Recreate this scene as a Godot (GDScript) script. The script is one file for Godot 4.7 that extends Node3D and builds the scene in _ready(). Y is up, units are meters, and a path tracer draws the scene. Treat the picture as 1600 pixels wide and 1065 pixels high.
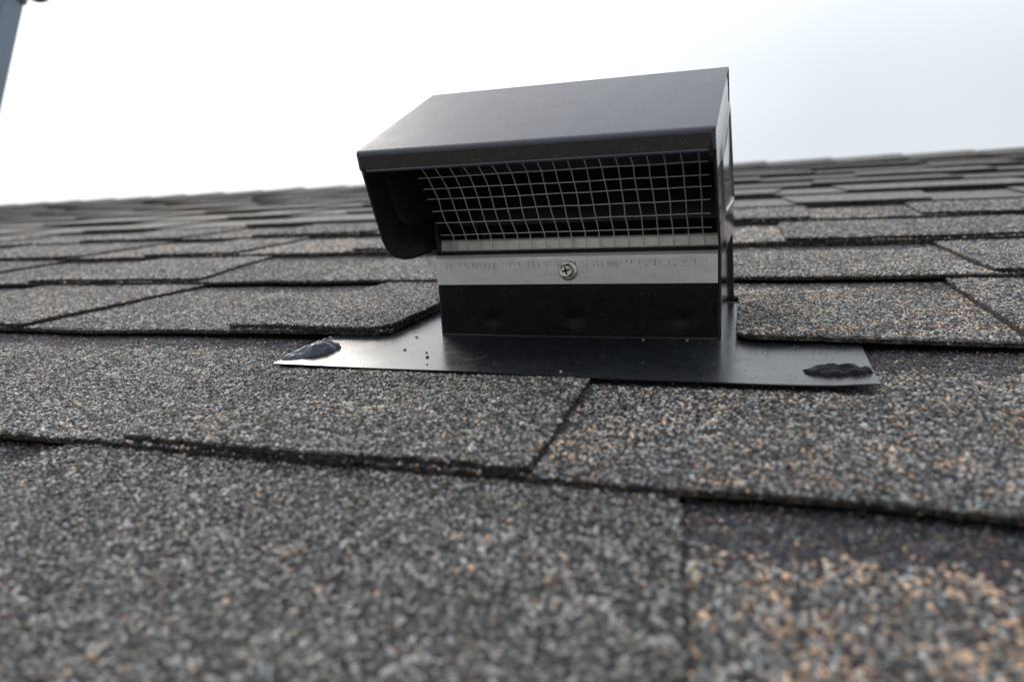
extends Node3D
# Roof frame (millimetres): x along the shingle courses, y out of the roof, z down the slope.
# RF carries that frame into the world (metres, y up).

const PITCH := 26.565
const EXPO := 143.0
const PLY := 2.5
var RF := Transform3D(Basis(Vector3.RIGHT, deg_to_rad(PITCH)), Vector3(0, 3.2, 0))
var rng := RandomNumberGenerator.new()
var wave := FastNoiseLite.new()
var fine := FastNoiseLite.new()
var patch := FastNoiseLite.new()
var M := {}
var taken := {}
var uvr := Rect2()
var rows := {}
var grain_mesh := []


func _ready() -> void:
	rng.seed = 7
	for n in [wave, fine, patch]:
		n.noise_type = FastNoiseLite.TYPE_SIMPLEX_SMOOTH
		n.frequency = 1.0
		n.fractal_type = FastNoiseLite.FRACTAL_NONE
	wave.seed = 3
	fine.seed = 11
	patch.seed = 23
	# ---- camera
	var cam := Camera3D.new()
	cam.name = "camera"
	var lens := CameraAttributesPhysical.new()
	lens.frustum_focal_length = 26.47
	lens.frustum_near = 0.01
	lens.frustum_far = 900.0
	lens.frustum_focus_distance = 0.328
	lens.exposure_aperture = 10.0
	cam.attributes = lens
	cam.near = 0.01
	cam.far = 900.0
	add_child(cam)
	var cb := Basis(Vector3(0.94649544, -0.06796776, -0.31547864), Vector3(-0.01751727, 0.96530835, -0.26052434), Vector3(0.32224142, 0.25211143, 0.91246934)).orthonormalized()
	cam.transform = RF * Transform3D(cb, Vector3(149.2705, 85.046, 322.129) * 0.001)
	# ---- sky
	var env := Environment.new()
	env.background_mode = Environment.BG_SKY
	var sky := Sky.new()
	var pano := PanoramaSkyMaterial.new()
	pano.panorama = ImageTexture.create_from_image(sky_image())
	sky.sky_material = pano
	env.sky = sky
	env.background_energy_multiplier = 1.0
	env.tonemap_mode = Environment.TONE_MAPPER_LINEAR
	env.tonemap_exposure = 1.0
	env.sdfgi_enabled = true
	env.ssao_enabled = true
	env.ssil_enabled = true
	var we := WorldEnvironment.new()
	we.name = "world_environment"
	we.environment = env
	add_child(we)
	# ---- sun behind the cloud, ahead and to the left
	var sun := DirectionalLight3D.new()
	sun.name = "sun"
	sun.light_energy = 0.5
	sun.light_color = Color(1.0, 0.965, 0.92)
	sun.light_angular_distance = 14.0
	sun.shadow_enabled = true
	sun.look_at_from_position(Vector3(-6.2, 7.0, -5.2), Vector3.ZERO, Vector3.UP)
	add_child(sun)

	make_materials()
	make_grain_meshes()
	make_ground()
	make_roof()
	make_post()
	make_vent()
	make_crumbs()


# ------------------------------------------------------------------ helpers
func sky_image() -> Image:
	var w := 512
	var h := 256
	var im := Image.create(w, h, false, Image.FORMAT_RGBF)
	var cl := FastNoiseLite.new()
	cl.seed = 5
	cl.frequency = 1.3
	cl.fractal_octaves = 3
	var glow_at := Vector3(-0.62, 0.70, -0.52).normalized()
	for j in h:
		var el := (0.5 - (j + 0.5) / h) * PI
		for i in w:
			var az := (i + 0.5) / w * TAU
			var d := Vector3(sin(az) * cos(el), sin(el), -cos(az) * cos(el))
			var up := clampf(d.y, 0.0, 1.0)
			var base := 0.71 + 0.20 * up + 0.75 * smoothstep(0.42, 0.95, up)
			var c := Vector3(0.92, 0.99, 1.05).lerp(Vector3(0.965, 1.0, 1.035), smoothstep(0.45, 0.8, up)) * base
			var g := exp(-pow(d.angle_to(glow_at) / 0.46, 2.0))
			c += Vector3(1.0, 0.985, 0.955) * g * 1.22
			var n := cl.get_noise_3d(d.x * 1.2, d.y * 2.4, d.z * 1.2)
			c *= 1.0 + 0.10 * n
			im.set_pixel(i, j, Color(c.x, c.y, c.z))
	return im


func lin(r: float, g: float, b: float) -> Color:
	return Color(r, g, b).linear_to_srgb()


func st_new() -> SurfaceTool:
	var st := SurfaceTool.new()
	st.begin(Mesh.PRIMITIVE_TRIANGLES)
	return st


func vert(st: SurfaceTool, p: Vector3) -> void:
	if uvr.size.x != 0.0:
		st.set_uv(Vector2((p.x - uvr.position.x) / uvr.size.x, 1.0 - (p.y - uvr.position.y) / uvr.size.y))
	st.add_vertex(p * 0.001)


# corners run counter-clockwise seen from outside
func tri(st: SurfaceTool, a: Vector3, b: Vector3, c: Vector3) -> void:
	vert(st, a)
	vert(st, c)
	vert(st, b)


func quad(st: SurfaceTool, a: Vector3, b: Vector3, c: Vector3, d: Vector3) -> void:
	tri(st, a, b, c)
	tri(st, a, c, d)


func numbered(called: String, where: Node) -> String:
	var key := called + "@" + str(where.get_instance_id())
	var n: int = taken.get(key, 0)
	taken[key] = n + 1
	return called if n == 0 else "%s_%03d" % [called, n]


func put(called: String, st: SurfaceTool, mat: Material, parent: Node) -> MeshInstance3D:
	st.generate_normals()
	var o := MeshInstance3D.new()
	o.mesh = st.commit()
	o.material_override = mat
	return hang(called, o, parent)


func hang(called: String, o: Node3D, parent: Node) -> Node3D:
	o.name = numbered(called, parent)
	parent.add_child(o, true)
	return o


func tag(o: Node, label: String, category := "", group := "", kind := "") -> void:
	if label:
		o.set_meta("label", label)
	if category:
		o.set_meta("category", category)
	if group:
		o.set_meta("group", group)
	if kind:
		o.set_meta("kind", kind)


func thing(called: String, at_mm: Vector3) -> Node3D:
	var o := Node3D.new()
	hang(called, o, self)
	o.transform = RF * Transform3D(Basis(), at_mm * 0.001)
	return o


# stitches closed loops of equal length, first loop at the start
func loft(st: SurfaceTool, loops: Array, cap0 := true, cap1 := true, flat := false) -> void:
	var n: int = loops[0].size()
	for k in loops.size() - 1:
		if flat:
			st.set_smooth_group(-1)
		for i in n:
			var j := (i + 1) % n
			quad(st, loops[k][i], loops[k][j], loops[k + 1][j], loops[k + 1][i])
	st.set_smooth_group(-1)
	for e in 2:
		if (e == 0 and not cap0) or (e == 1 and not cap1):
			continue
		var l: Array = loops[0] if e == 0 else loops[loops.size() - 1]
		var mid := Vector3.ZERO
		for p in l:
			mid += p
		mid /= n
		for i in n:
			var j := (i + 1) % n
			if e == 0:
				tri(st, mid, l[j], l[i])
			else:
				tri(st, mid, l[i], l[j])
	st.set_smooth_group(0)


func tube(st: SurfaceTool, pts: Array, r: float, sides := 6) -> void:
	var loops := []
	for k in pts.size():
		var t: Vector3 = (pts[mini(k + 1, pts.size() - 1)] - pts[maxi(k - 1, 0)]).normalized()
		var u := t.cross(Vector3(0.13, 0.31, 0.94) if absf(t.x) > 0.7 else Vector3.RIGHT).normalized()
		var v := t.cross(u)
		var l := []
		for s in sides:
			var a := TAU * s / sides
			l.append(pts[k] + (u * cos(a) + v * sin(a)) * r)
		loops.append(l)
	loft(st, loops)


func box(st: SurfaceTool, lo: Vector3, hi: Vector3, ch := 0.0) -> void:
	st.set_smooth_group(-1)
	var c := Vector3(ch, ch, ch)
	var a := lo
	var b := hi
	# six faces inset by the chamfer, twelve chamfer strips, eight corners: by shape of an expanded octahedron
	var p := {}
	for i in 8:
		var s := Vector3(1 if i & 1 else -1, 1 if i & 2 else -1, 1 if i & 4 else -1)
		var corner := Vector3(b.x if i & 1 else a.x, b.y if i & 2 else a.y, b.z if i & 4 else a.z)
		p[i] = [corner - s * Vector3(0, ch, ch), corner - s * Vector3(ch, 0, ch), corner - s * Vector3(ch, ch, 0)]
	quad(st, p[1][0], p[3][0], p[7][0], p[5][0])
	quad(st, p[0][0], p[4][0], p[6][0], p[2][0])
	quad(st, p[2][1], p[6][1], p[7][1], p[3][1])
	quad(st, p[0][1], p[1][1], p[5][1], p[4][1])
	quad(st, p[4][2], p[5][2], p[7][2], p[6][2])
	quad(st, p[0][2], p[2][2], p[3][2], p[1][2])
	if ch > 0.0:
		for e in [[0, 1, 2, 1], [2, 3, 1, 2], [4, 5, 1, 2], [6, 7, 2, 1]]:
			quad(st, p[e[0]][e[2]], p[e[0]][e[3]], p[e[1]][e[3]], p[e[1]][e[2]])
		for e in [[0, 2, 0, 2], [1, 3, 2, 0], [4, 6, 2, 0], [5, 7, 0, 2]]:
			quad(st, p[e[0]][e[2]], p[e[0]][e[3]], p[e[1]][e[3]], p[e[1]][e[2]])
		for e in [[0, 4, 1, 0], [1, 5, 0, 1], [2, 6, 0, 1], [3, 7, 1, 0]]:
			quad(st, p[e[0]][e[2]], p[e[0]][e[3]], p[e[1]][e[3]], p[e[1]][e[2]])
		for i in 8:
			tri(st, p[i][0], p[i][1], p[i][2])
	st.set_smooth_group(0)


func rounded(pts: Array, radii: Array, seg := 5) -> Array:
	var out := []
	for i in pts.size():
		var r: float = radii[i]
		if r <= 0.0 or i == 0 or i == pts.size() - 1:
			out.append(pts[i])
			continue
		var a: Vector2 = (pts[i - 1] - pts[i])
		var b: Vector2 = (pts[i + 1] - pts[i])
		var t := minf(r, minf(a.length(), b.length()) * 0.45)
		var pa: Vector2 = pts[i] + a.normalized() * t
		var pb: Vector2 = pts[i] + b.normalized() * t
		for s in seg + 1:
			var f := float(s) / seg
			out.append(pa.lerp(pts[i], f).lerp(pts[i].lerp(pb, f), f))
	return out


# a bent sheet: profile of (z, y), thickness to the left of its direction, swept along x
func bent_sheet(st: SurfaceTool, prof: Array, thick: float, x0: float, x1: float, nx := 12) -> void:
	var n := prof.size()
	var off := []
	for i in n:
		var d: Vector2 = (prof[mini(i + 1, n - 1)] - prof[maxi(i - 1, 0)]).normalized()
		off.append(prof[i] + Vector2(-d.y, d.x) * thick)
	for i in n - 1:
		for k in nx:
			var xa := lerpf(x0, x1, float(k) / nx)
			var xb := lerpf(x0, x1, float(k + 1) / nx)
			quad(st, v3(xa, prof[i]), v3(xa, prof[i + 1]), v3(xb, prof[i + 1]), v3(xb, prof[i]))
			quad(st, v3(xa, off[i + 1]), v3(xa, off[i]), v3(xb, off[i]), v3(xb, off[i + 1]))
	st.set_smooth_group(-1)
	for i in n - 1:
		quad(st, v3(x0, prof[i]), v3(x0, off[i]), v3(x0, off[i + 1]), v3(x0, prof[i + 1]))
		quad(st, v3(x1, prof[i]), v3(x1, prof[i + 1]), v3(x1, off[i + 1]), v3(x1, off[i]))
	quad(st, v3(x0, prof[0]), v3(x1, prof[0]), v3(x1, off[0]), v3(x0, off[0]))
	quad(st, v3(x0, prof[n - 1]), v3(x0, off[n - 1]), v3(x1, off[n - 1]), v3(x1, prof[n - 1]))
	st.set_smooth_group(0)


func v3(x: float, zy: Vector2) -> Vector3:
	return Vector3(x, zy.y, zy.x)


# ------------------------------------------------------------------ materials
func triplanar(m: StandardMaterial3D, tile_mm: float) -> void:
	m.uv1_triplanar = true
	m.uv1_scale = Vector3.ONE * (1000.0 / tile_mm)
	m.uv1_triplanar_sharpness = 4.0


func paint(spots: int, base: Color, seed_: int, strength: float, tile := 70.0, rough := 0.3, vary := 0.5, scratches := 0) -> StandardMaterial3D:
	var r := RandomNumberGenerator.new()
	r.seed = seed_
	var n := FastNoiseLite.new()
	n.seed = seed_
	n.frequency = 0.012
	n.fractal_octaves = 4
	var sz := 512
	var im := Image.create(sz, sz, false, Image.FORMAT_RGB8)
	var ro := Image.create(sz, sz, false, Image.FORMAT_RGB8)
	for j in sz:
		for i in sz:
			# blended over the seam so the tile repeats without an edge
			var fx := float(i) / sz
			var fy := float(j) / sz
			var a := lerpf(lerpf(n.get_noise_2d(i, j), n.get_noise_2d(i - sz, j), fx), lerpf(n.get_noise_2d(i, j - sz), n.get_noise_2d(i - sz, j - sz), fx), fy)
			var k := 1.0 + vary * a
			im.set_pixel(i, j, Color(base.r * k, base.g * k, base.b * k).linear_to_srgb())
			var v := clampf(rough * (1.0 + vary * a) + r.randf_range(-0.02, 0.02), 0.02, 1.0)
			ro.set_pixel(i, j, Color(v, v, v))
	for s in spots:
		var p := Vector2i(r.randi_range(0, sz - 3), r.randi_range(0, sz - 3))
		var q := r.randf() * r.randf() * strength
		var c := Color(base.r + q, base.g + q * 0.95, base.b + q * 0.88).linear_to_srgb()
		var w := r.randi_range(1, 2) if r.randf() < 0.85 else 3
		im.fill_rect(Rect2i(p, Vector2i(w, r.randi_range(1, w))), c)
		ro.fill_rect(Rect2i(p, Vector2i(w, w)), Color(0.8, 0.8, 0.8))
	for s in scratches:
		var at := Vector2(r.randf() * sz, r.randf() * sz)
		var dir := r.randf() * TAU
		var bend := r.randf_range(-0.03, 0.03)
		var q := r.randf_range(0.06, 0.22)
		for k in r.randi_range(20, 90):
			dir += bend
			at += Vector2(cos(dir), sin(dir))
			var pi_ := Vector2i(posmod(int(at.x), sz), posmod(int(at.y), sz))
			if r.randf() < 0.85:
				im.set_pixelv(pi_, Color(base.r + q, base.g + q, base.b + q).linear_to_srgb())
				ro.set_pixelv(pi_, Color(0.7, 0.7, 0.7))
	var m := StandardMaterial3D.new()
	m.albedo_texture = ImageTexture.create_from_image(im)
	m.roughness = 1.0
	m.roughness_texture = ImageTexture.create_from_image(ro)
	triplanar(m, tile)
	return m


func plain_mat(c: Color, rough: float, metal := 0.0) -> StandardMaterial3D:
	var m := StandardMaterial3D.new()
	m.albedo_color = c
	m.roughness = rough
	m.metallic = metal
	return m


func make_materials() -> void:
	M.hood = paint(900, Color(0.055, 0.060, 0.082), 31, 0.10, 80.0, 0.5, 0.09)
	M.hood.metallic_specular = 0.5
	M.black = paint(1100, Color(0.006, 0.006, 0.007), 32, 0.28, 64.0, 0.32, 0.5)
	M.black.metallic_specular = 0.28
	M.gloss = paint(160, Color(0.012, 0.012, 0.014), 33, 0.12, 90.0, 0.11, 0.3)
	M.flange = paint(900, Color(0.013, 0.016, 0.023), 34, 0.30, 120.0, 0.27, 0.3, 5)
	M.flange.metallic_specular = 0.5
	M.inside = paint(120, Color(0.010, 0.010, 0.011), 35, 0.10, 90.0, 0.5)
	M.galv = paint(800, Color(0.66, 0.66, 0.63), 36, 0.14, 60.0, 0.45)
	M.galv.metallic = 0.25
	M.wire = plain_mat(lin(0.64, 0.61, 0.57), 0.4, 0.15)
	M.zinc = plain_mat(lin(0.52, 0.52, 0.49), 0.27, 0.95)
	M.pit = plain_mat(lin(0.03, 0.03, 0.028), 0.6, 0.2)
	M.tar = paint(200, Color(0.085, 0.10, 0.13), 37, 0.12, 30.0, 0.38)
	M.tar_dull = paint(200, Color(0.010, 0.010, 0.011), 38, 0.10, 30.0, 0.42)
	M.tar_dull.metallic_specular = 0.25
	M.dusty = paint(500, Color(0.030, 0.023, 0.019), 40, 0.14, 40.0, 0.6)
	M.lip = paint(2600, Color(0.021, 0.0175, 0.0175), 41, 0.22, 60.0, 0.55, 0.3)
	M.strip = strip_material()
	M.grain = StandardMaterial3D.new()
	M.grain.vertex_color_use_as_albedo = true
	M.grain.roughness = 0.62
	for b in ["grey", "mixed", "warm"]:
		M["far_" + b] = shingle_material(b)
	M.post = paint(300, Color(0.105, 0.155, 0.215), 39, 0.05, 300.0, 0.45)
	M.fitting = plain_mat(lin(0.012, 0.012, 0.013), 0.4)
	M.bracket = plain_mat(lin(0.20, 0.21, 0.18), 0.5, 0.3)
	M.ground = plain_mat(lin(0.38, 0.37, 0.35), 0.95)  # unseen ground, kept pale to bounce light onto the vent front
	M.deck = M.far_grey


func strip_material() -> StandardMaterial3D:
	var r := RandomNumberGenerator.new()
	r.seed = 90
	var w := 1536
	var h := 192
	var im := Image.create(w, h, false, Image.FORMAT_RGB8)
	var ro := Image.create(w, h, false, Image.FORMAT_RGB8)
	var n := FastNoiseLite.new()
	n.frequency = 0.02
	n.fractal_octaves = 3
	for j in h:
		var streak := r.randf_range(-0.022, 0.022)
		for i in w:
			var a := n.get_noise_2d(i * 0.12, j * 2.4) * 0.05 + n.get_noise_2d(i * 0.5, j * 0.5 + 900.0) * 0.06 + streak + r.randf_range(-0.012, 0.012)
			var e := exp(-j / 9.0) * 0.10  # painted highlight: warm lightening along the top bend of the strip
			im.set_pixel(i, j, Color(0.66 + a + e, 0.672 + a + e * 0.8, 0.665 + a + e * 0.6).linear_to_srgb())
			var v := clampf(0.40 - a * 1.6, 0.1, 0.9)
			ro.set_pixel(i, j, Color(v, v, v))
	# worn, no longer readable ink ticks along the upper part
	var x := 14
	while x < w - 20:
		if r.randf() < 0.6:
			var q := r.randf_range(0.14, 0.32)
			var c := Color(q, q, q).linear_to_srgb()
			var t := 42 + r.randi_range(-3, 3)
			match r.randi_range(0, 5):
				0, 1:
					im.fill_rect(Rect2i(x, t, 4, r.randi_range(20, 46)), c)
				2:
					for s in 40:
						im.fill_rect(Rect2i(x + s / 4, t + s, 4, 1), c)
				3:
					im.fill_rect(Rect2i(x, t, 3, 40), c)
					im.fill_rect(Rect2i(x + 9, t + 8, 4, 28), c)
				4:
					im.fill_rect(Rect2i(x, t + r.randi_range(0, 16), r.randi_range(5, 10), 3), c)
					im.fill_rect(Rect2i(x + 6, t + 22, 4, 18), c)
				5:
					im.fill_rect(Rect2i(x, t + 6, 4, 12), c)
		x += r.randi_range(12, 30)
	for s in 40:
		var c := Color(0.16, 0.15, 0.14).linear_to_srgb()
		im.fill_rect(Rect2i(r.randi_range(0, w - 30), r.randi_range(2, h - 4), r.randi_range(2, 14), 1), c)
	var m := StandardMaterial3D.new()
	m.albedo_texture = ImageTexture.create_from_image(im)
	m.roughness = 1.0
	m.roughness_texture = ImageTexture.create_from_image(ro)
	m.metallic = 0.35
	return m


# shares of mid grey, light, dark, tan, rust, slate
const BLEND := {
	"grey": [0.54, 0.13, 0.28, 0.012, 0.025, 0.03],
	"mixed": [0.46, 0.17, 0.25, 0.035, 0.045, 0.06],
	"warm": [0.37, 0.14, 0.23, 0.11, 0.06, 0.08],
	"dark_mix": [0.17, 0.025, 0.56, 0.015, 0.14, 0.10],  # dark granules, own colour of the printed bands, reused on cut edges
}


func grain_color(blend: String, r: RandomNumberGenerator, warm := 1.0) -> Color:
	var w: Array = BLEND[blend]
	var t: float = r.randf() * (w[0] + w[1] + w[2] + w[3] * warm + w[4] + w[5])
	var v := r.randf()
	var d := 0.5 if blend == "dark_mix" else 1.0
	t -= w[0]
	if t < 0.0:
		var g := lerpf(0.06, 0.37, v * v * 0.6 + v * 0.4) * d
		var warmth := r.randf_range(-0.01, 0.16)
		return Color(g * (1.0 + warmth), g, g * (1.0 - warmth))
	t -= w[1]
	if t < 0.0:
		var g := lerpf(0.28, 0.50, v) * d
		return Color(g * 1.02, g, g * 0.965)
	t -= w[2]
	if t < 0.0:
		var g := lerpf(0.016, 0.055, v)
		return Color(g, g * 0.97, g * (1.4 if blend == "dark_mix" else 1.18))
	t -= w[3] * warm
	if t < 0.0:
		var g := lerpf(0.7, 1.25, v)
		return Color(0.58 * g, 0.39 * g, 0.26 * g)
	t -= w[4]
	if t < 0.0:
		var g := lerpf(0.5, 1.3, v)
		return Color(0.11 * g, 0.062 * g, 0.052 * g)
	var q := lerpf(0.7, 1.5, v) * d
	return Color(0.165 * q, 0.19 * q, 0.205 * q)


func shingle_material(blend: String) -> StandardMaterial3D:
	var r := RandomNumberGenerator.new()
	r.seed = 400 + blend.length()
	var sz := 640
	var im := Image.create(sz, sz, false, Image.FORMAT_RGB8)
	var hi := Image.create(sz, sz, false, Image.FORMAT_RGB8)
	im.fill(Color(0.03, 0.03, 0.03).linear_to_srgb())
	for s in 90000:
		var p := Vector2i(r.randi_range(0, sz - 1), r.randi_range(0, sz - 1))
		var q := Vector2i(r.randi_range(2, 4), r.randi_range(2, 4))
		var c := grain_color(blend, r)
		im.fill_rect(Rect2i(p, q), c.linear_to_srgb())
		var v := r.randf_range(0.2, 1.0)
		hi.fill_rect(Rect2i(p, q), Color(v, v, v))
		for o in [Vector2i(sz, 0), Vector2i(0, sz)]:
			if p.x + q.x > sz or p.y + q.y > sz:
				im.fill_rect(Rect2i(p - o, q), c.linear_to_srgb())
				hi.fill_rect(Rect2i(p - o, q), Color(v, v, v))
	hi.bump_map_to_normal_map(2.5)
	var m := StandardMaterial3D.new()
	m.albedo_texture = ImageTexture.create_from_image(im)
	m.normal_enabled = true
	m.normal_texture = ImageTexture.create_from_image(hi)
	m.roughness = 0.85
	m.vertex_color_use_as_albedo = true
	triplanar(m, 290.0)
	return m


# ------------------------------------------------------------------ roof
func make_ground() -> void:
	var st := st_new()
	for i in 8:
		for j in 8:
			var a := Vector3(-400 + i * 100, 0, -400 + j * 100) * 1000.0
			quad(st, a, a + Vector3(0, 0, 100000), a + Vector3(100000, 0, 100000), a + Vector3(100000, 0, 0))
	var o := put("ground", st, M.ground, self)
	tag(o, "unseen ground far below the roof, made pale to bounce light onto the vent", "ground", "", "structure")


func make_grain_meshes() -> void:
	var t := (1.0 + sqrt(5.0)) / 2.0
	var v := [Vector3(-1, t, 0), Vector3(1, t, 0), Vector3(-1, -t, 0), Vector3(1, -t, 0), Vector3(0, -1, t), Vector3(0, 1, t), Vector3(0, -1, -t), Vector3(0, 1, -t), Vector3(t, 0, -1), Vector3(t, 0, 1), Vector3(-t, 0, -1), Vector3(-t, 0, 1)]
	var f := [[0, 11, 5], [0, 5, 1], [0, 1, 7], [0, 7, 10], [0, 10, 11], [1, 5, 9], [5, 11, 4], [11, 10, 2], [10, 7, 6], [7, 1, 8], [3, 9, 4], [3, 4, 2], [3, 2, 6], [3, 6, 8], [3, 8, 9], [4, 9, 5], [2, 4, 11], [6, 2, 10], [8, 6, 7], [9, 8, 1]]
	var r := RandomNumberGenerator.new()
	r.seed = 55
	for k in 3:
		var p := []
		for q in v:
			p.append(q.normalized() * r.randf_range(0.68, 1.22))
		var st := st_new()
		st.set_smooth_group(-1)
		for e in f:
			tri(st, p[e[0]], p[e[1]], p[e[2]])
		st.generate_normals()
		grain_mesh.append(st.commit())


func zk(k: int) -> float:
	return 148.0 - EXPO * k


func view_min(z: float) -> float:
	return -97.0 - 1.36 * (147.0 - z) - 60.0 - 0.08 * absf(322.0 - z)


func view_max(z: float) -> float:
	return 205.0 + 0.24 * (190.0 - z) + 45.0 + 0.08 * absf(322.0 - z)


func edge(e: Array, s: float) -> float:
	return lerpf(e[0], e[1], clampf(s / EXPO, -0.2, 1.35))


func piece(k: int, tab: bool, xl: Array, xr: Array, blend: String, more := {}) -> void:
	var p := {"k": k, "tab": tab, "xl": xl, "xr": xr, "blend": blend, "band": 0.0, "rl": 2.0, "rr": 2.0, "cut": 0.0, "tone": 1.0, "warm": 1.0}
	p.merge(more, true)
	if not rows.has(k):
		rows[k] = []
	rows[k].append(p)


# z of the butt edge at x
func butt(p: Dictionary, x: float) -> float:
	var z : float = zk(p.k) - p.cut
	z += 0.7 * fine.get_noise_2d(x * 0.16, p.k * 7.0 + (3.0 if p.tab else 0.0)) + 1.3 * wave.get_noise_2d(x * 0.012, p.k * 11.0 + (40.0 if p.tab else 0.0))
	if not p.tab:
		z += 1.3 if p.k == 1 or p.k == 2 else 0.3
	var dl: float = x - p.xl[0]
	var dr: float = p.xr[0] - x
	if dl < p.rl:
		z -= p.rl - sqrt(maxf(0.0, p.rl * p.rl - (p.rl - dl) * (p.rl - dl)))
	if dr < p.rr:
		z -= p.rr - sqrt(maxf(0.0, p.rr * p.rr - (p.rr - dr) * (p.rr - dr)))
	return z


func top_y(p: Dictionary, x: float, z: float) -> float:
	var s := zk(p.k) - z
	var y := 2.8 - 2.0 * PLY * s / EXPO - (0.0 if p.tab else PLY)
	y += 0.45 * (1.0 - 0.75 * (1.0 - smoothstep(-650.0, -250.0, z))) * wave.get_noise_2d(x * 0.011, z * 0.011)
	if s < 45.0:
		var q := 1.0 - maxf(s, 0.0) / 45.0
		y += q * q * maxf(0.0, 0.15 + (0.9 if p.k < 2 else 0.4) * wave.get_noise_2d(x * 0.007 + 50.0, p.k * 5.0))
	if p.k == 0 and x > -60.0 and x < 192.0 and z < 70.0:
		y -= 0.9 * smoothstep(-58.0, -46.0, x) * (1.0 - smoothstep(180.0, 190.0, x)) * (1.0 - smoothstep(58.0, 69.0, z))
	if p.k == 1:
		y += 1.0 * smoothstep(-150.0, -70.0, x) * (1.0 - smoothstep(200.0, 260.0, x)) * smoothstep(-150.0, -90.0, z)
	return y


func build_piece(p: Dictionary, roof: Node3D, index: int) -> void:
	var near: bool = p.k >= -1 and p.k <= 4
	var step := 4.0 if near and p.k <= 1 else (9.0 if near else 30.0)
	var zs := [0.0, 1.2, 6.0, 20.0, 45.0, 80.0, 115.0, EXPO, EXPO + 38.0] if near else [0.0, 8.0, 60.0, 117.0, 122.0, EXPO, EXPO + 38.0]
	var width: float = p.xr[0] - p.xl[0]
	var n := clampi(int(width / step), 2, 300)
	var st := st_new()
	var grid := []
	for i in n + 1:
		var col := []
		for q in zs:
			var f := float(i) / n
			var s: float = q
			var z := 0.0
			var x := lerpf(edge(p.xl, s), edge(p.xr, s), f)
			var zb := butt(p, lerpf(p.xl[0], p.xr[0], f))
			if i == 0 or i == n:
				x += (0.5 * fine.get_noise_2d(s * 0.2, p.k * 3.0 + index)) if near else 0.0
			z = minf(zb, zk(p.k) - p.cut + 2.5) - s if s < 10.0 else zk(p.k) - p.cut - s
			var y := top_y(p, x, z)
			if q == 0.0:
				y -= 0.35
			col.append(Vector3(x, y, z))
		grid.append(col)
	var m := zs.size()
	var down := Vector3(0, -PLY + (0.6 if p.tab else (0.75 if p.k < 3 else -2.6)), 0)
	for i in n:
		for j in m - 1:
			for c in [grid[i][j], grid[i + 1][j + 1], grid[i + 1][j], grid[i][j], grid[i][j + 1], grid[i + 1][j + 1]]:
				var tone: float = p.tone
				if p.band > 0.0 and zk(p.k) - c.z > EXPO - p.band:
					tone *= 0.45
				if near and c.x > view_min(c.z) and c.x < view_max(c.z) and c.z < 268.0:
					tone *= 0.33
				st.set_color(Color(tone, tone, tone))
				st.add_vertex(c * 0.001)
		st.set_color(Color(0.13, 0.12, 0.105) if p.tab else Color(0.18, 0.155, 0.13))
		st.set_smooth_group(-1)
		quad(st, grid[i][0] + down, grid[i + 1][0] + down, grid[i + 1][0], grid[i][0])
		quad(st, grid[i][m - 1] + down, grid[i + 1][m - 1] + down, grid[i + 1][0] + down, grid[i][0] + down)
		st.set_smooth_group(0)
	st.set_smooth_group(-1)
	for j in m - 1:
		quad(st, grid[0][j + 1] + down, grid[0][j] + down, grid[0][j], grid[0][j + 1])
		quad(st, grid[n][j] + down, grid[n][j + 1] + down, grid[n][j + 1], grid[n][j])
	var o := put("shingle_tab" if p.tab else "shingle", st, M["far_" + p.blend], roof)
	if near:
		add_grains(p, o, index)


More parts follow.
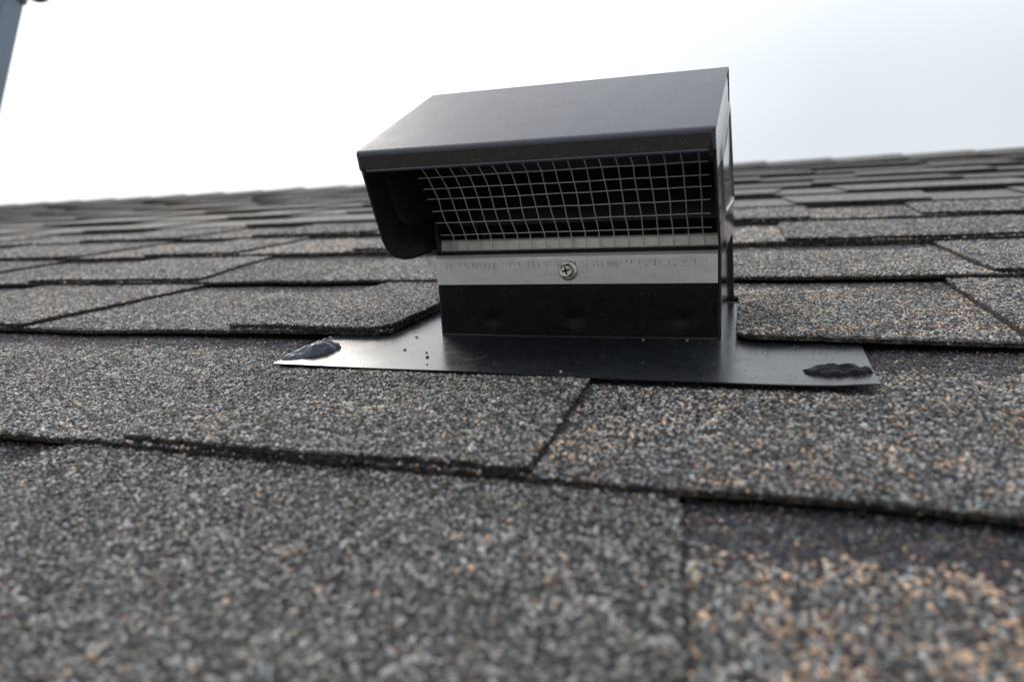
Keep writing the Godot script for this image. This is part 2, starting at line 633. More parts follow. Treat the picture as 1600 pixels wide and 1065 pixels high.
func add_grains(p: Dictionary, o: Node3D, index: int) -> void:
	var r := RandomNumberGenerator.new()
	r.seed = 1000 + index
	var sp: float = {-1: 1.12, 0: 1.1, 1: 1.1, 2: 1.28, 3: 1.6, 4: 2.1}[p.k]
	var size := 0.70 * pow(sp / 1.2, 0.8)
	var buf := PackedFloat32Array()
	var count := 0
	var z0 : float = zk(p.k) - p.cut
	var z_end := zk(p.k) - EXPO - 3.0
	var z := z0
	var tabs := []
	if not p.tab:
		for q in rows[p.k]:
			if q.tab:
				tabs.append(q)
	while z > z_end:
		if z < 268.0:
			var s : float = z0 - z
			var a := maxf(edge(p.xl, s), view_min(z))
			var b := minf(edge(p.xr, s), view_max(z))
			var x := a + r.randf() * sp
			while x < b:
				var px := x + r.randf_range(-0.5, 0.5) * sp
				var pz : float = z + r.randf_range(-0.5, 0.5) * sp
				x += sp
				var hidden := false
				for q in tabs:
					if px > edge(q.xl, s) - 0.6 and px < edge(q.xr, s) + 1.1 and pz < butt(q, px) - 0.2:  # margin past the tab edge left bare, painting in its shade line
						hidden = true
						break
				if p.k == 0 and px > -48.0 and px < 179.0 and pz < 57.0:
					hidden = true
				if hidden or (s < 12.0 and pz > butt(p, px) + 0.1):
					continue
				var blend: String = p.blend
				var bright := 1.0
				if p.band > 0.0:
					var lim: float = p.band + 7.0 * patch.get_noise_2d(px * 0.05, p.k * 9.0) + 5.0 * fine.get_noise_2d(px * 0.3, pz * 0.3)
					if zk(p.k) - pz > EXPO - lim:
						blend = "dark_mix"
				var warm: float = p.warm * clampf(1.0 + 1.7 * patch.get_noise_2d(px * 0.035, pz * 0.035), 0.1, 2.6)
				bright = p.tone * (1.0 + 0.2 * patch.get_noise_2d(px * 0.02 + 70.0, pz * 0.02)) * (1.0 + 0.5 * patch.get_noise_2d(px * 0.14, pz * 0.14 + 300.0))
				var k := size * r.randf_range(0.72, 1.22)
				var big := r.randf() < 0.04
				grain(buf, r, Vector3(px, top_y(p, px, pz) + r.randf_range(-0.22, 0.34), pz), k * (1.35 if big else 1.0), grain_color(blend, r, warm if blend != "dark_mix" else 1.0), bright)
				count += 1
		z -= sp
	# the crumbly cut edge along the butt and along the sides
	var edge_sp := sp * 0.95
	var z_mid : float = z0 - 2.0
	if z_mid < 268.0:
		var xa := maxf(p.xl[0], view_min(z_mid))
		var xb := minf(p.xr[0], view_max(z_mid))
		var x := xa
		while x < xb:
			for l in 2:
				if r.randf() < (0.5 if l == 0 else (0.2 if p.k > 0 else 0.06)):
					var px := x + r.randf_range(-0.5, 0.5)
					var zb := butt(p, px)
					var y := top_y(p, px, zb) - (0.3 if l == 0 else 1.3) - r.randf() * 0.5
					grain(buf, r, Vector3(px, y, zb + r.randf_range(-0.35, 0.1)), size * r.randf_range(0.6, 0.95), grain_color(p.blend if r.randf() < 0.3 else "dark_mix", r), p.tone * 0.7)
					count += 1
			x += edge_sp
	for side in 2:
		var e: Array = p.xl if side == 0 else p.xr
		if e[0] < view_min(z_mid) or e[0] > view_max(z_mid):
			continue
		var s := 2.0
		while s < EXPO:
			var pz : float = z0 - s
			if pz < 268.0:
				for l in 2:
					if r.randf() < (0.35 if l == 0 else 0.1):
						var px := edge(e, s) + r.randf_range(-0.3, 0.3)
						grain(buf, r, Vector3(px, top_y(p, px, pz) - 0.3 - l * 1.0, pz), size * r.randf_range(0.6, 0.95), grain_color(p.blend if r.randf() < 0.2 else "dark_mix", r), p.tone * 0.6)  # side grit darkened beyond its own tone for the tab edge shade
						count += 1
			s += edge_sp
	if count == 0:
		return
	var mm := MultiMesh.new()
	mm.transform_format = MultiMesh.TRANSFORM_3D
	mm.use_colors = true
	mm.mesh = grain_mesh[index % grain_mesh.size()]
	mm.instance_count = count
	mm.buffer = buf
	for i in (count if mm.buffer.size() == 0 else 0):
		var q := i * 16
		mm.set_instance_transform(i, Transform3D(Basis(Vector3(buf[q], buf[q + 4], buf[q + 8]), Vector3(buf[q + 1], buf[q + 5], buf[q + 9]), Vector3(buf[q + 2], buf[q + 6], buf[q + 10])), Vector3(buf[q + 3], buf[q + 7], buf[q + 11])))
		mm.set_instance_color(i, Color(buf[q + 12], buf[q + 13], buf[q + 14]))
	var mi := MultiMeshInstance3D.new()
	mi.multimesh = mm
	mi.material_override = M.grain
	mi.set_meta("kind", "stuff")
	hang("granules", mi, o)


func grain(buf: PackedFloat32Array, r: RandomNumberGenerator, at: Vector3, k: float, c: Color, bright: float) -> void:
	# a flattish chip, tumbled a little, turned at random about the normal
	var b := Basis(Vector3(r.randf_range(-1, 1), 0, r.randf_range(-1, 1)).normalized(), r.randf_range(-0.7, 0.7)) * Basis(Vector3.UP, r.randf() * TAU)
	var q := b.scaled_local(Vector3(r.randf_range(0.8, 1.3), r.randf_range(0.5, 0.85), r.randf_range(0.7, 1.05)) * k) if false else b * Basis.from_scale(Vector3(r.randf_range(0.8, 1.3), r.randf_range(0.5, 0.85), r.randf_range(0.7, 1.05)) * k)
	buf.append_array(PackedFloat32Array([q.x.x, q.y.x, q.z.x, at.x * 0.001, q.x.y, q.y.y, q.z.y, at.y * 0.001, q.x.z, q.y.z, q.z.z, at.z * 0.001, c.r * bright, c.g * bright, c.b * bright, 1.0]))


func make_roof() -> void:
	var roof := thing("roof", Vector3.ZERO)
	tag(roof, "sloping roof of weathered grey laminated asphalt shingles in overlapping courses", "roof", "", "structure")
	# deck under the shingles, both slopes
	var st := st_new()
	st.set_color(Color(0.25, 0.25, 0.25))
	var rz := -1630.0
	var c2 := cos(deg_to_rad(2.0 * PITCH))
	var s2 := sin(deg_to_rad(2.0 * PITCH))
	var far := Vector2(rz - 1500.0 * c2, -9.0 - 1500.0 * s2)
	var xa := -4200.0
	var xb := 2600.0
	var a := Vector2(700, -9)
	var b := Vector2(rz, -9)
	for e in [[a, b], [b, far], [far, Vector2(far.x + 60.0, far.y - 60.0)], [Vector2(far.x + 60.0, far.y - 60.0), Vector2(rz, -69)], [Vector2(rz, -69), Vector2(700, -69)], [Vector2(700, -69), a]]:
		st.set_smooth_group(-1)
		quad(st, v3(xa, e[0]), v3(xb, e[0]), v3(xb, e[1]), v3(xa, e[1]))
	put("roof_deck", st, M.deck, roof)
	# the courses that the photograph shows clearly
	piece(-1, true, [-100, -72], [146, 129], "grey", {"warm": 0.6, "tone": 0.86})
	piece(-1, true, [360, 345], [520, 530], "grey")
	piece(-1, true, [-330, -310], [-200, -190], "mixed")
	piece(-1, false, [-900, -900], [-150, -150], "mixed", {"band": 26.0})
	piece(-1, false, [-149, -149], [800, 800], "warm", {"band": 21.0, "warm": 2.5, "tone": 1.12})
	piece(0, true, [-50, -60], [89.5, 86], "grey", {"warm": 1.5})
	piece(0, true, [330, 322], [470, 480], "mixed")
	piece(0, true, [-520, -500], [-330, -340], "grey")
	piece(0, false, [-1000, -1000], [40, 40], "mixed", {"band": 24.0, "warm": 0.8})
	piece(0, false, [41, 41], [1000, 1000], "warm", {"band": 28.0, "warm": 0.6})
	piece(1, true, [-430, -418], [-267, -258], "mixed", {"warm": 2.0, "tone": 1.15})
	piece(1, true, [-122, -100], [-26, -27], "mixed", {"rr": 9.0, "warm": 1.1})
	piece(1, true, [243, 241], [395, 402], "mixed", {"warm": 1.5})
	piece(1, true, [-700, -690], [-520, -512], "grey")
	piece(1, false, [-1100, -1100], [-26.5, -27.5], "grey", {"band": 22.0, "rr": 8.0, "warm": 1.6, "tone": 1.1})
	piece(1, false, [137, 133], [1000, 1000], "warm", {"band": 18.0, "rl": 9.0, "warm": 0.8})
	piece(1, false, [-26, -26], [136, 132], "mixed", {"cut": 98.0})
	piece(2, true, [-440, -428], [-264, -300], "mixed", {"tone": 1.1})
	piece(2, true, [-60, -52], [110, 118], "grey")
	piece(2, true, [265, 260], [410, 405], "mixed", {"tone": 1.1})
	piece(2, true, [-690, -680], [-545, -560], "grey")
	piece(2, true, [-1000, -1000], [-850, -842], "mixed")
	piece(2, false, [-1400, -1400], [-170, -170], "grey", {"band": 20.0, "tone": 1.1})
	piece(2, false, [-169, -169], [1000, 1000], "mixed", {"band": 20.0, "tone": 1.1})
	var kinds := ["grey", "mixed", "grey", "mixed", "warm"]
	for k in [-3, -2, 3, 4, 5, 6, 7, 8, 9, 10, 11, 12]:
		var z := zk(k)
		var x0 := view_min(z - EXPO) - 260.0
		var x1 := maxf(view_max(z - EXPO), 300.0) + 300.0
		if k < 0:
			x0 = -600.0
			x1 = 800.0
		var x := x0 - rng.randf() * 600.0
		while x < x1:
			var x2 := x + rng.randf_range(900.0, 1000.0)
			piece(k, false, [x + 1.0, x + 1.0], [x2, x2], kinds[rng.randi_range(0, 4)], {"band": rng.randf_range(14.0, 24.0), "tone": rng.randf_range(0.85, 1.15) * (1.15 if k < 7 else 0.8)})  # row factor paints in the granule shade that far rows lack
			x = x2
		x = x0 + rng.randf() * 120.0
		while x < x1:
			var w := rng.randf_range(100.0, 250.0)
			var l := rng.randf_range(-14.0, 14.0)
			var rr := rng.randf_range(-14.0, 14.0)
			piece(k, true, [x, x + l], [x + w, x + w + rr], kinds[rng.randi_range(0, 3)], {"tone": rng.randf_range(0.8, 1.25) * (1.15 if k < 7 else 0.8)})  # same row factor, shade put into the tone of far tabs
			x += w + rng.randf_range(70.0, 210.0)
	var index := 0
	for k in rows.keys():
		for p in rows[k]:
			build_piece(p, roof, index)
			index += 1
	# ridge caps, each bent over the ridge and lapping the next
	var x := -3300.0
	while x < 1400.0:
		st = st_new()
		var rise := rng.randf_range(0.4, 2.2)
		var x2 := x + 150.0
		var hang_ := 128.0 + rng.randf_range(-5.0, 5.0)
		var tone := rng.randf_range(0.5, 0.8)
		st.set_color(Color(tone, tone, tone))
		var loops := []
		for e in [[x - 30.0, 0.0], [x, rise * 0.3], [x2 - 4.0, rise + 2.5], [x2, rise + 1.8]]:
			var h: float = e[1]
			var top := Vector2(rz, 4.0 + h)
			var f0 := Vector2(rz + hang_, -1.0 + h)
			var g0 := Vector2(rz - hang_ * c2, 1.0 + h - hang_ * s2)
			var pr := rounded([f0, top, g0], [0, 26, 0], 6)
			var l := []
			for q in pr:
				l.append(v3(e[0], q))
			for q in range(pr.size() - 1, -1, -1):
				l.append(v3(e[0], pr[q] + Vector2(0.0, -4.0)))
			l.reverse()
			loops.append(l)
		st.set_smooth_group(-1)
		loft(st, loops, true, true, true)
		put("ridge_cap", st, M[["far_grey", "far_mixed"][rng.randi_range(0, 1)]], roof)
		x += 143.0


# ------------------------------------------------------------------ post at the left edge
func make_post() -> void:
	var o := Node3D.new()
	hang("post", o, self)
	var base := RF * (Vector3(-1531, -4, -893) * 0.001)
	# its right rear corner runs along the sight line's edge; the post is plumb
	o.transform = Transform3D(Basis(Vector3.UP, deg_to_rad(29.0)), base)
	tag(o, "upright blue grey post at the far left edge, dark round fitting at its top", "post")
	var st := st_new()
	box(st, Vector3(-106, -40, -45), Vector3(-16, 1900, 45), 3.0)
	put("shaft", st, M.post, o)
	st = st_new()
	for f in [[-106.0, -46.0], [-38.0, -16.0]]:
		box(st, Vector3(f[0] + 4.0, -30, 45.4), Vector3(f[1] - 1.0, 1895, 49), 1.0)
	put("edge_strip", st, M.post, o)
	st = st_new()
	box(st, Vector3(-120, -50, -60), Vector3(6, 10, 66), 3.0)
	put("foot", st, M.fitting, o)
	st = st_new()
	var loops := []
	for e in [[-14.0, 20.0], [-12.0, 25.0], [12.0, 25.0], [14.0, 20.0]]:
		var l := []
		for s in 24:
			var t := TAU * s / 24
			l.append(Vector3(13.0 + cos(t) * 1.15 * e[1], 602.0 + sin(t) * e[1], -28.0 + e[0]))
		loops.append(l)
	loft(st, loops)
	put("round_fitting", st, M.fitting, o)
	st = st_new()
	box(st, Vector3(-15.5, 565, -42), Vector3(-8, 615, -14), 2.0)
	put("bracket", st, M.bracket, o)


# ------------------------------------------------------------------ the vent
func flange_y(x: float, z: float) -> float:
	var y := 0.75 - 0.034 * (62.0 - z)
	y += 0.22 * wave.get_noise_2d(x * 0.013 + 20.0, z * 0.02)
	if z > 5.0:
		y += 0.5 * exp(-pow((x + 52.0) / 50.0, 2.0)) * (z - 5.0) / 57.0
		y += 1.0 * smoothstep(168.0, 185.0, x) * smoothstep(48.0, 66.0, z)
		y -= 0.5 * smoothstep(40.0, 110.0, x) * (1.0 - smoothstep(140.0, 175.0, x)) * (z - 5.0) / 57.0
	return y


func make_flange(vent: Node3D) -> void:
	var st := st_new()
	var nx := 72
	var nz := 40
	var g := []
	for i in nx + 1:
		var col := []
		var x := lerpf(-52.0, 184.5, float(i) / nx)
		for j in nz + 1:
			var front := 62.2 + 2.6 * smoothstep(-52.0, 184.0, x)
			var z := lerpf(front, -88.0, float(j) / nz)
			col.append(Vector3(x, flange_y(x, z), z))
		g.append(col)
	var t := Vector3(0, -0.55, 0)
	for i in nx:
		for j in nz:
			quad(st, g[i][j], g[i + 1][j], g[i + 1][j + 1], g[i][j + 1])
			quad(st, g[i][j] + t, g[i][j + 1] + t, g[i + 1][j + 1] + t, g[i + 1][j] + t)
	st.set_smooth_group(-1)
	for i in nx:
		quad(st, g[i][0] + t, g[i + 1][0] + t, g[i + 1][0], g[i][0])
		quad(st, g[i + 1][nz] + t, g[i][nz] + t, g[i][nz], g[i + 1][nz])
	for j in nz:
		quad(st, g[0][j + 1] + t, g[0][j] + t, g[0][j], g[0][j + 1])
		quad(st, g[nx][j] + t, g[nx][j + 1] + t, g[nx][j + 1], g[nx][j])
	put("flange", st, M.flange, vent)


func poly_reach(poly: Array, c: Vector2, a: float) -> float:
	var d := Vector2(cos(a), sin(a))
	var best := 0.0
	for i in poly.size():
		var p: Vector2 = poly[i] - c
		var q: Vector2 = poly[(i + 1) % poly.size()] - c
		var e := q - p
		var den := d.cross(e)
		if absf(den) < 1e-9:
			continue
		var t := p.cross(e) / den
		var u := p.cross(d) / den
		if t > 0.0 and u >= -1e-4 and u <= 1.0001:
			best = maxf(best, t)
	return best


# a pressed side plate of the hood: outline, a folded rim, and a raised panel
func make_cheek(vent: Node3D, x: float, out: float) -> void:
	var flare := 0.022 if out > 0.0 else 0.0
	var outline := [Vector2(-22, 109.6), Vector2(56.9, 85.4), Vector2(54.6, 78.0), Vector2(49.8, 64.0), Vector2(44.6, 50.0), Vector2(42.6, 47.4), Vector2(39.4, 44.6), Vector2(35.0, 42.3), Vector2(28.0, 40.3), Vector2(20.0, 39.4), Vector2(-58.0, 38.6), Vector2(-62.5, 39.0)]
	var panel := [Vector2(-24, 96.0), Vector2(33.0, 80.0), Vector2(39.0, 77.0), Vector2(38.0, 72.5), Vector2(30.0, 58.5), Vector2(25.5, 55.0), Vector2(18.0, 53.2), Vector2(-44.0, 52.0), Vector2(-47.0, 54.0)]
	var c := Vector2(0, 70)
	var n := 96
	var rings := []  # [poly, scale, bulge]
	for e in [[outline, 1.0, 0.0], [outline, 0.985, 0.0], [panel, 1.05, 0.0], [panel, 1.02, 0.35], [panel, 0.985, 0.95], [panel, 0.95, 1.0], [panel, 0.91, 0.55], [panel, 0.88, 0.1], [panel, 0.4, 0.0]]:
		var ring := []
		for i in n:
			var a := TAU * i / n
			var rr: float = poly_reach(e[0], c, a) * e[1]
			ring.append([c + Vector2(cos(a), sin(a)) * rr, e[2]])
		rings.append(ring)
	var skins := [st_new(), st_new()]
	var st: SurfaceTool
	var t := 0.6
	for k in rings.size() - 1:
		for i in n:
			var j := (i + 1) % n
			var a0: Array = rings[k][i]
			var a1: Array = rings[k][j]
			var b0: Array = rings[k + 1][i]
			var b1: Array = rings[k + 1][j]
			for side in 2:
				st = skins[side]
				var base := x + out * (t if side == 1 else 0.0)
				var p := v3(base + out * (a0[1] + flare * (86.0 - a0[0].y)), a0[0])
				var q := v3(base + out * (a1[1] + flare * (86.0 - a1[0].y)), a1[0])
				var r := v3(base + out * (b1[1] + flare * (86.0 - b1[0].y)), b1[0])
				var s := v3(base + out * (b0[1] + flare * (86.0 - b0[0].y)), b0[0])
				if (side == 1) == (out > 0.0):
					quad(st, p, s, r, q)
				else:
					quad(st, p, q, r, s)
	var last: Array = rings[rings.size() - 1]
	for i in n:
		var j := (i + 1) % n
		for side in 2:
			st = skins[side]
			var base := x + out * (t if side == 1 else 0.0)
			if (side == 1) == (out > 0.0):
				tri(st, v3(base + out * flare * (86.0 - c.y), c), v3(base + out * flare * (86.0 - last[j][0].y), last[j][0]), v3(base + out * flare * (86.0 - last[i][0].y), last[i][0]))
			else:
				tri(st, v3(base + out * flare * (86.0 - c.y), c), v3(base + out * flare * (86.0 - last[i][0].y), last[i][0]), v3(base + out * flare * (86.0 - last[j][0].y), last[j][0]))
	st = skins[1]
	st.set_smooth_group(-1)
	for i in n:
		var j := (i + 1) % n
		quad(st, v3(x + out * flare * (86.0 - rings[0][i][0].y), rings[0][i][0]), v3(x + out * flare * (86.0 - rings[0][j][0].y), rings[0][j][0]), v3(x + out * (t + flare * (86.0 - rings[0][j][0].y)), rings[0][j][0]), v3(x + out * (t + flare * (86.0 - rings[0][i][0].y)), rings[0][i][0]))
	var o := put("hood_cheek", skins[1], M.gloss, vent)
	put("inner_face", skins[0], M.inside, o)


func make_vent() -> void:
	var vent := thing("roof_vent", Vector3.ZERO)
	tag(vent, "black metal roof exhaust vent with sloped hood, wire screen and square flange", "roof vent")
	make_flange(vent)
	# front panel of the box with shallow dents
	var st := st_new()
	var nx := 104
	var ny := 20
	var g := []
	var dents := [Vector3(26.8, 6.5, 0.95), Vector3(66.9, 7.0, 1.1), Vector3(113.8, 7.2, 0.85), Vector3(92.0, 15.0, 0.15)]
	for i in nx + 1:
		var col := []
		for j in ny + 1:
			var x := lerpf(0.0, 130.0, float(i) / nx)
			var y := lerpf(-2.2, 38.5, float(j) / ny)
			var z := 0.12 * wave.get_noise_2d(x * 0.02, y * 0.05)
			for d in dents:
				z -= d.z * exp(-(pow((x - d.x) / 3.6, 2.0) + pow((y - d.y) / 2.6, 2.0)))
			z -= 0.03 * y
			if i == 0 or i == nx:
				z -= 0.7
			col.append(Vector3(x, y, z))
		g.append(col)
	for i in nx:
		for j in ny:
			quad(st, g[i][j], g[i + 1][j], g[i + 1][j + 1], g[i][j + 1])
			quad(st, g[i][j] + Vector3(0, 0, -0.7), g[i][j + 1] + Vector3(0, 0, -0.7), g[i + 1][j + 1] + Vector3(0, 0, -0.7), g[i + 1][j] + Vector3(0, 0, -0.7))
	put("front_panel", st, M.black, vent)
	# bottom hem of the front panel and corner folds
	st = st_new()
	tube(st, [Vector3(1.5, -1.15, 0.55), Vector3(40, -1.3, 0.6), Vector3(90, -1.35, 0.6), Vector3(129, -1.1, 0.5)], 0.55, 8)
	put("hem", st, M.dusty, vent)
	for s in 2:
		st = st_new()
		var x := 0.0 if s == 0 else 129.4
		var plate := []
		for e in 2:
			var l := []
			for q in [Vector2(-0.8, -3.5), Vector2(-86.3, -3.5), Vector2(-60.2, 42.0), Vector2(-5.0, 42.0), Vector2(-1.9, 38.5)]:
				l.append(v3(x + 0.6 * e, q))
			plate.append(l)
		loft(st, plate, true, true, true)
		put("side_wall", st, M.gloss, vent)
		st = st_new()
		tube(st, [Vector3(0.5 + s * 129.0, -1.5, -0.9), Vector3(0.5 + s * 129.0, 36.0, -2.0)], 0.85, 8)
		put("corner_fold", st, M.gloss, vent)
	# hood: back slope, top and folded front lip
	st = st_new()
	var prof := rounded([Vector2(56.6, 79.2), Vector2(58.0, 86.3), Vector2(-22.0, 110.8), Vector2(-88.0, -3.0)], [0, 1.7, 3.0, 0], 7)
	bent_sheet(st, prof, 0.6, -2.3, 131.9, 26)
	put("hood", st, M.hood, vent)
	st = st_new()
	bent_sheet(st, rounded([Vector2(57.3, 79.3), Vector2(56.3, 78.6), Vector2(54.6, 79.4), Vector2(54.4, 83.0)], [0, 0.8, 0.8, 0], 4), 0.5, 1.0, 129.5, 20)
	put("lip_hem", st, M.hood, vent)
	st = st_new()
	bent_sheet(st, [Vector2(56.75, 79.0), Vector2(57.9, 84.6)], -0.35, -1.0, 130.4, 26)
	put("lip_face", st, M.lip, vent)
	make_cheek(vent, -1.7, -1.0)
	make_cheek(vent, 131.3, 1.0)
	# the folded front edge of each cheek that clasps the lip
	for s in 2:
		st = st_new()
		var x := -1.75 if s == 0 else 131.35
		var fl := 0.022 if s == 1 else 0.0
		var rim := [Vector3(x, 85.7, 57.4), Vector3(x, 81.0, 56.2), Vector3(x, 74.0, 53.6), Vector3(x, 64.0, 50.1), Vector3(x, 50.5, 45.0), Vector3(x, 47.2, 42.7), Vector3(x, 44.4, 39.5), Vector3(x, 42.1, 35.1), Vector3(x, 40.1, 28.0), Vector3(x, 39.2, 20.0), Vector3(x, 38.9, 0.0)]
		for q in rim.size():
			rim[q].x += fl * (86.0 - rim[q].y)
		tube(st, rim, 0.55, 8)
		put("rim", st, M.gloss, vent)
		st = st_new()
		var xo := -0.9 if s == 0 else 129.4
		box(st, Vector3(xo, 76.5, 55.2), Vector3(xo + 1.6, 85.2, 57.4), 0.5)
		put("corner_clasp", st, M.black, vent)
	# galvanised ledge behind the screen, damper behind it
	st = st_new()
	bent_sheet(st, rounded([Vector2(-9.0, 42.6), Vector2(-5.2, 42.9), Vector2(-4.4, 38.2), Vector2(-1.6, 37.4)], [0, 0.9, 0.6, 0], 4), 0.5, 0.9, 129.1, 20)
	put("inner_ledge", st, M.galv, vent)
	st = st_new()
	box(st, Vector3(0.8, 38.5, -4.8), Vector3(2.0, 53.0, -0.6), 0.2)
	put("ledge_end", st, M.inside, vent)
	st = st_new()
	bent_sheet(st, [Vector2(-22.0, 48.0), Vector2(-24.0, 57.0), Vector2(-70.0, 88.0)], 0.5, 3.0, 127.0, 6)
	put("damper", st, M.inside, vent)
	# galvanised strip and its screw
	uvr = Rect2(0.6, 23.0, 128.4, 13.6)
	st = st_new()
	bent_sheet(st, rounded([Vector2(0.35, 23.2), Vector2(0.25, 35.4), Vector2(-1.1, 36.4)], [0, 1.1, 0], 5), -0.55, 0.6, 129.0, 40)
	put("retaining_strip", st, M.strip, vent)
	uvr = Rect2()
	make_screw(vent)
	make_screen(vent)
	# sealant
	var d := dab(vent, Vector3(-44.2, 0, 43.4), 27.0, 9.5, 5.2, deg_to_rad(60.0), 3, M.tar)
	tag(d, "blue black lump of sealant on the left corner of the flange")
	d = dab(vent, Vector3(171.6, 0, 48.6), 21.0, 12.0, 3.1, deg_to_rad(5.0), 8, M.tar_dull, 0.55)
	tag(d, "dull black smear of sealant on the right corner of the flange")


func make_screw(vent: Node3D) -> void:
	var s := Node3D.new()
	hang("screw", s, vent)
	s.transform = Transform3D(Basis(Vector3.RIGHT, deg_to_rad(-6.0)) * Basis(Vector3.UP, deg_to_rad(-7.0)) * Basis(Vector3.BACK, deg_to_rad(14.0)), Vector3(64.5, 29.3, 0.85) * 0.001)
	var st := st_new()
	var loops := []
	for e in [[4.45, -0.3], [4.5, 0.15], [4.2, 0.5], [3.6, 0.62], [3.2, 0.66]]:
		var l := []
		for i in 36:
			l.append(Vector3(cos(TAU * i / 36) * e[0], sin(TAU * i / 36) * e[0], e[1]))
		loops.append(l)
	loft(st, loops)
	put("washer", st, M.zinc, s)
	st = st_new()
	var n := 96
	var hex := []
	var hex2 := []
	var cir := []
	var dish := []
	var cross0 := []
	var cross1 := []
	for i in n:
		var a := TAU * i / n
		var w := fmod(a, PI / 3.0) - PI / 6.0
		var hr := minf(2.95 / cos(w), 3.3)
		var u := Vector3(cos(a), sin(a), 0)
		hex.append(u * hr + Vector3(0, 0, 0.6))
		hex2.append(u * hr + Vector3(0, 0, 2.5))
		cir.append(u * 2.82 + Vector3(0, 0, 2.95))
		dish.append(u * 2.35 + Vector3(0, 0, 2.72))
		var q := fmod(a + PI / 4.0, PI / 2.0) - PI / 4.0
		var cr := minf(0.42 / maxf(absf(sin(q)), 0.001), 1.85)
		cr = minf(cr, 1.85 / cos(q))
		cross0.append(u * cr + Vector3(0, 0, 2.66))
		cross1.append(u * cr * 0.8 + Vector3(0, 0, 1.35))
	loft(st, [hex, hex2, cir, dish, cross0], true, false, true)
	put("head", st, M.zinc, s)
	st = st_new()
	loft(st, [cross0, cross1], false, true, true)
	put("recess", st, M.pit, s)


func make_screen(vent: Node3D) -> void:
	var scr := Node3D.new()
	hang("wire_screen", scr, vent)
	var curve := [Vector2(-2.4, 36.6), Vector2(-2.6, 41.0), Vector2(-0.8, 46.4), Vector2(4.6, 52.6), Vector2(8.4, 58.4), Vector2(11.3, 63.9), Vector2(15.0, 68.6), Vector2(19.4, 73.8), Vector2(25.5, 78.4), Vector2(32.5, 81.6), Vector2(39.0, 84.0)]
	# along x
	for k in range(2, curve.size()):
		var st := st_new()
		var pts := []
		var xs := 4.2 + rng.randf_range(-0.6, 0.6)
		var xe := 126.8 + rng.randf_range(-0.7, 0.7)
		for i in 13:
			var x := lerpf(xs, xe, i / 12.0)
			pts.append(Vector3(x, curve[k].y + 0.25 * wave.get_noise_2d(x * 0.03, k * 0.35), curve[k].x + 0.35 * wave.get_noise_2d(x * 0.02 + 30.0, k * 0.3)))
		tube(st, pts, 0.23, 6)
		put("wire", st, M.wire, scr)
	# the lowest one lies against the ledge
	var st0 := st_new()
	tube(st0, [Vector3(4.0, 41.0, -3.2), Vector3(60, 40.6, -3.3), Vector3(127.0, 41.2, -3.2)], 0.3, 6)
	# up and down
	for i in 19:
		var x := 9.6 + i * 6.32
		var st := st_new()
		var pts := []
		for k in curve.size():
			var xx := x + 0.35 * wave.get_noise_2d(i * 3.7, k * 0.4) + 0.3 * wave.get_noise_2d(x * 0.02, k * 0.2 + 60.0)
			pts.append(Vector3(xx, curve[k].y + 0.25 * wave.get_noise_2d(x * 0.03, k * 0.35), curve[k].x + 0.45 + 0.35 * wave.get_noise_2d(x * 0.02 + 30.0, k * 0.3)))
		tube(st, pts, 0.23, 6)
		put("wire", st, M.wire, scr)


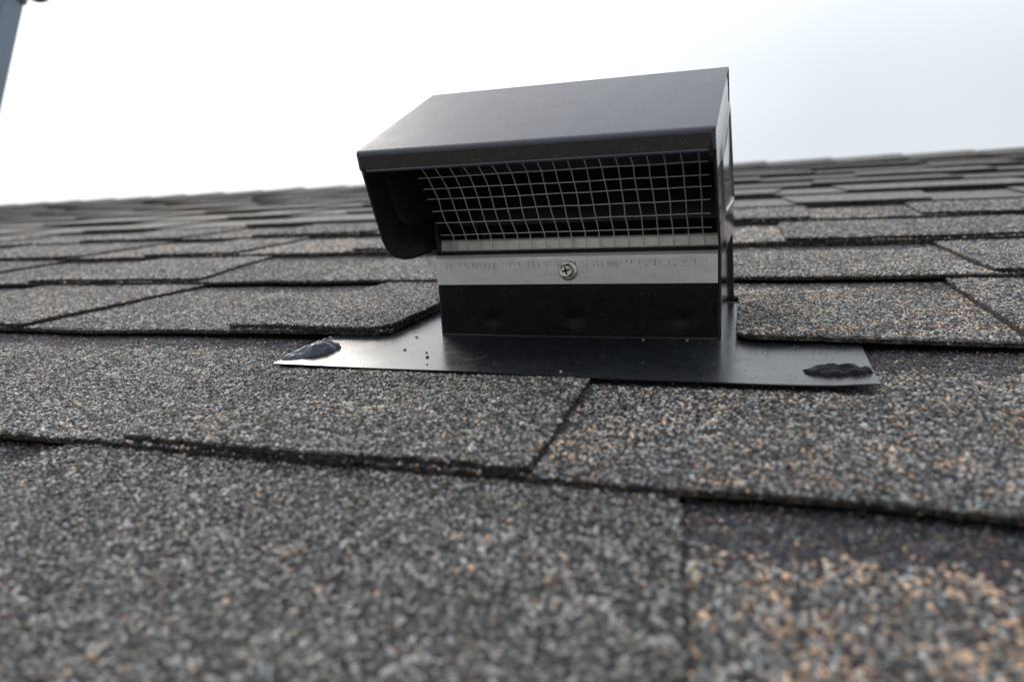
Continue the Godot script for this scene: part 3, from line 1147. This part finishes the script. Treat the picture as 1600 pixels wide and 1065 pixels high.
func dab(parent: Node3D, at: Vector3, length: float, width: float, height: float, turn: float, seed_: int, mat: Material, rough := 0.30) -> MeshInstance3D:
	var n := FastNoiseLite.new()
	n.seed = seed_
	n.frequency = 0.16
	n.fractal_octaves = 3
	var ridge := FastNoiseLite.new()
	ridge.seed = seed_ + 5
	ridge.frequency = 0.11
	ridge.fractal_type = FastNoiseLite.FRACTAL_RIDGED
	ridge.fractal_octaves = 2
	var st := st_new()
	var na := 56
	var nr := 14
	var loops := []
	for j in nr + 1:
		var f := 1.0 - float(j) / nr
		var l := []
		for i in na:
			var a := TAU * i / na
			var wob := 1.0 + 0.32 * n.get_noise_2d(cos(a) * 9.0, sin(a) * 9.0) + 0.10 * n.get_noise_2d(cos(a) * 40.0, sin(a) * 40.0)
			var lx := cos(a) * f * length * 0.5 * wob
			var lz := sin(a) * f * width * 0.5 * wob
			var hh := pow(1.0 - f * f, 0.45) * height * (0.8 + 0.34 * n.get_noise_2d(lx * 0.6, lz * 0.6) - rough * ridge.get_noise_2d(lx * 0.45, lz * 1.9)) * (1.0 + 0.42 * lx / length * 2.0)
			var q := Vector2(lx, lz).rotated(turn)
			# counted from the lower left end the lump grows thicker
			var p := Vector3(at.x + q.x, 0, at.z - q.y)
			p.y = flange_y(p.x, p.z) + maxf(hh, 0.0) - (0.15 if j == 0 else 0.0)
			l.append(p)
		loops.append(l)
	for j in nr:
		for i in na:
			var k := (i + 1) % na
			quad(st, loops[j][i], loops[j][k], loops[j + 1][k], loops[j + 1][i])
	return put("sealant_dab", st, mat, parent)


# ------------------------------------------------------------------ loose grit
func make_crumbs() -> void:
	var dark := Color(0.03, 0.03, 0.032)
	var spots := [
		[-4.0, 32.0, 1.0, dark, "dark granule crumb lying alone on the left half of the flange"],
		[8.5, 36.0, 0.8, dark, "small dark granule crumb just behind its larger neighbour on the flange"],
		[12.5, 44.0, 1.1, dark, "larger dark granule crumb of the pair on the left half of the flange"],
		[-10.0, 7.5, 1.0, Color(0.24, 0.13, 0.11), "reddish granule crumb beside the cut end of the left shingle"],
		[116.5, 4.5, 0.9, Color(0.45, 0.33, 0.24), "pale tan granule crumb at the right foot of the vent front"],
		[98.0, 5.5, 0.9, Color(0.35, 0.27, 0.21), "tan granule crumb in front of the vent box"],
		[17.5, 55.0, 0.8, Color(0.55, 0.55, 0.53), "pale grey granule crumb near the front edge of the flange"],
		[75.0, 58.5, 0.7, Color(0.5, 0.48, 0.45), "tiny whitish granule crumb on the front edge of the flange"],
	]
	var r := RandomNumberGenerator.new()
	r.seed = 77
	for s in spots:
		var o := MeshInstance3D.new()
		o.mesh = grain_mesh[r.randi_range(0, 2)]
		o.material_override = plain_mat(Color(s[3]).linear_to_srgb(), 0.7)
		hang("loose_granule", o, self)
		var p := Vector3(s[0], flange_y(s[0], s[1]) + 0.25 * s[2], s[1]) * 0.001
		o.transform = RF * Transform3D(Basis(Vector3.UP, r.randf() * TAU) * Basis.from_scale(Vector3(0.95, 0.45, 0.7) * s[2]), p)
		tag(o, s[4], "granule", "loose granules on the flange")
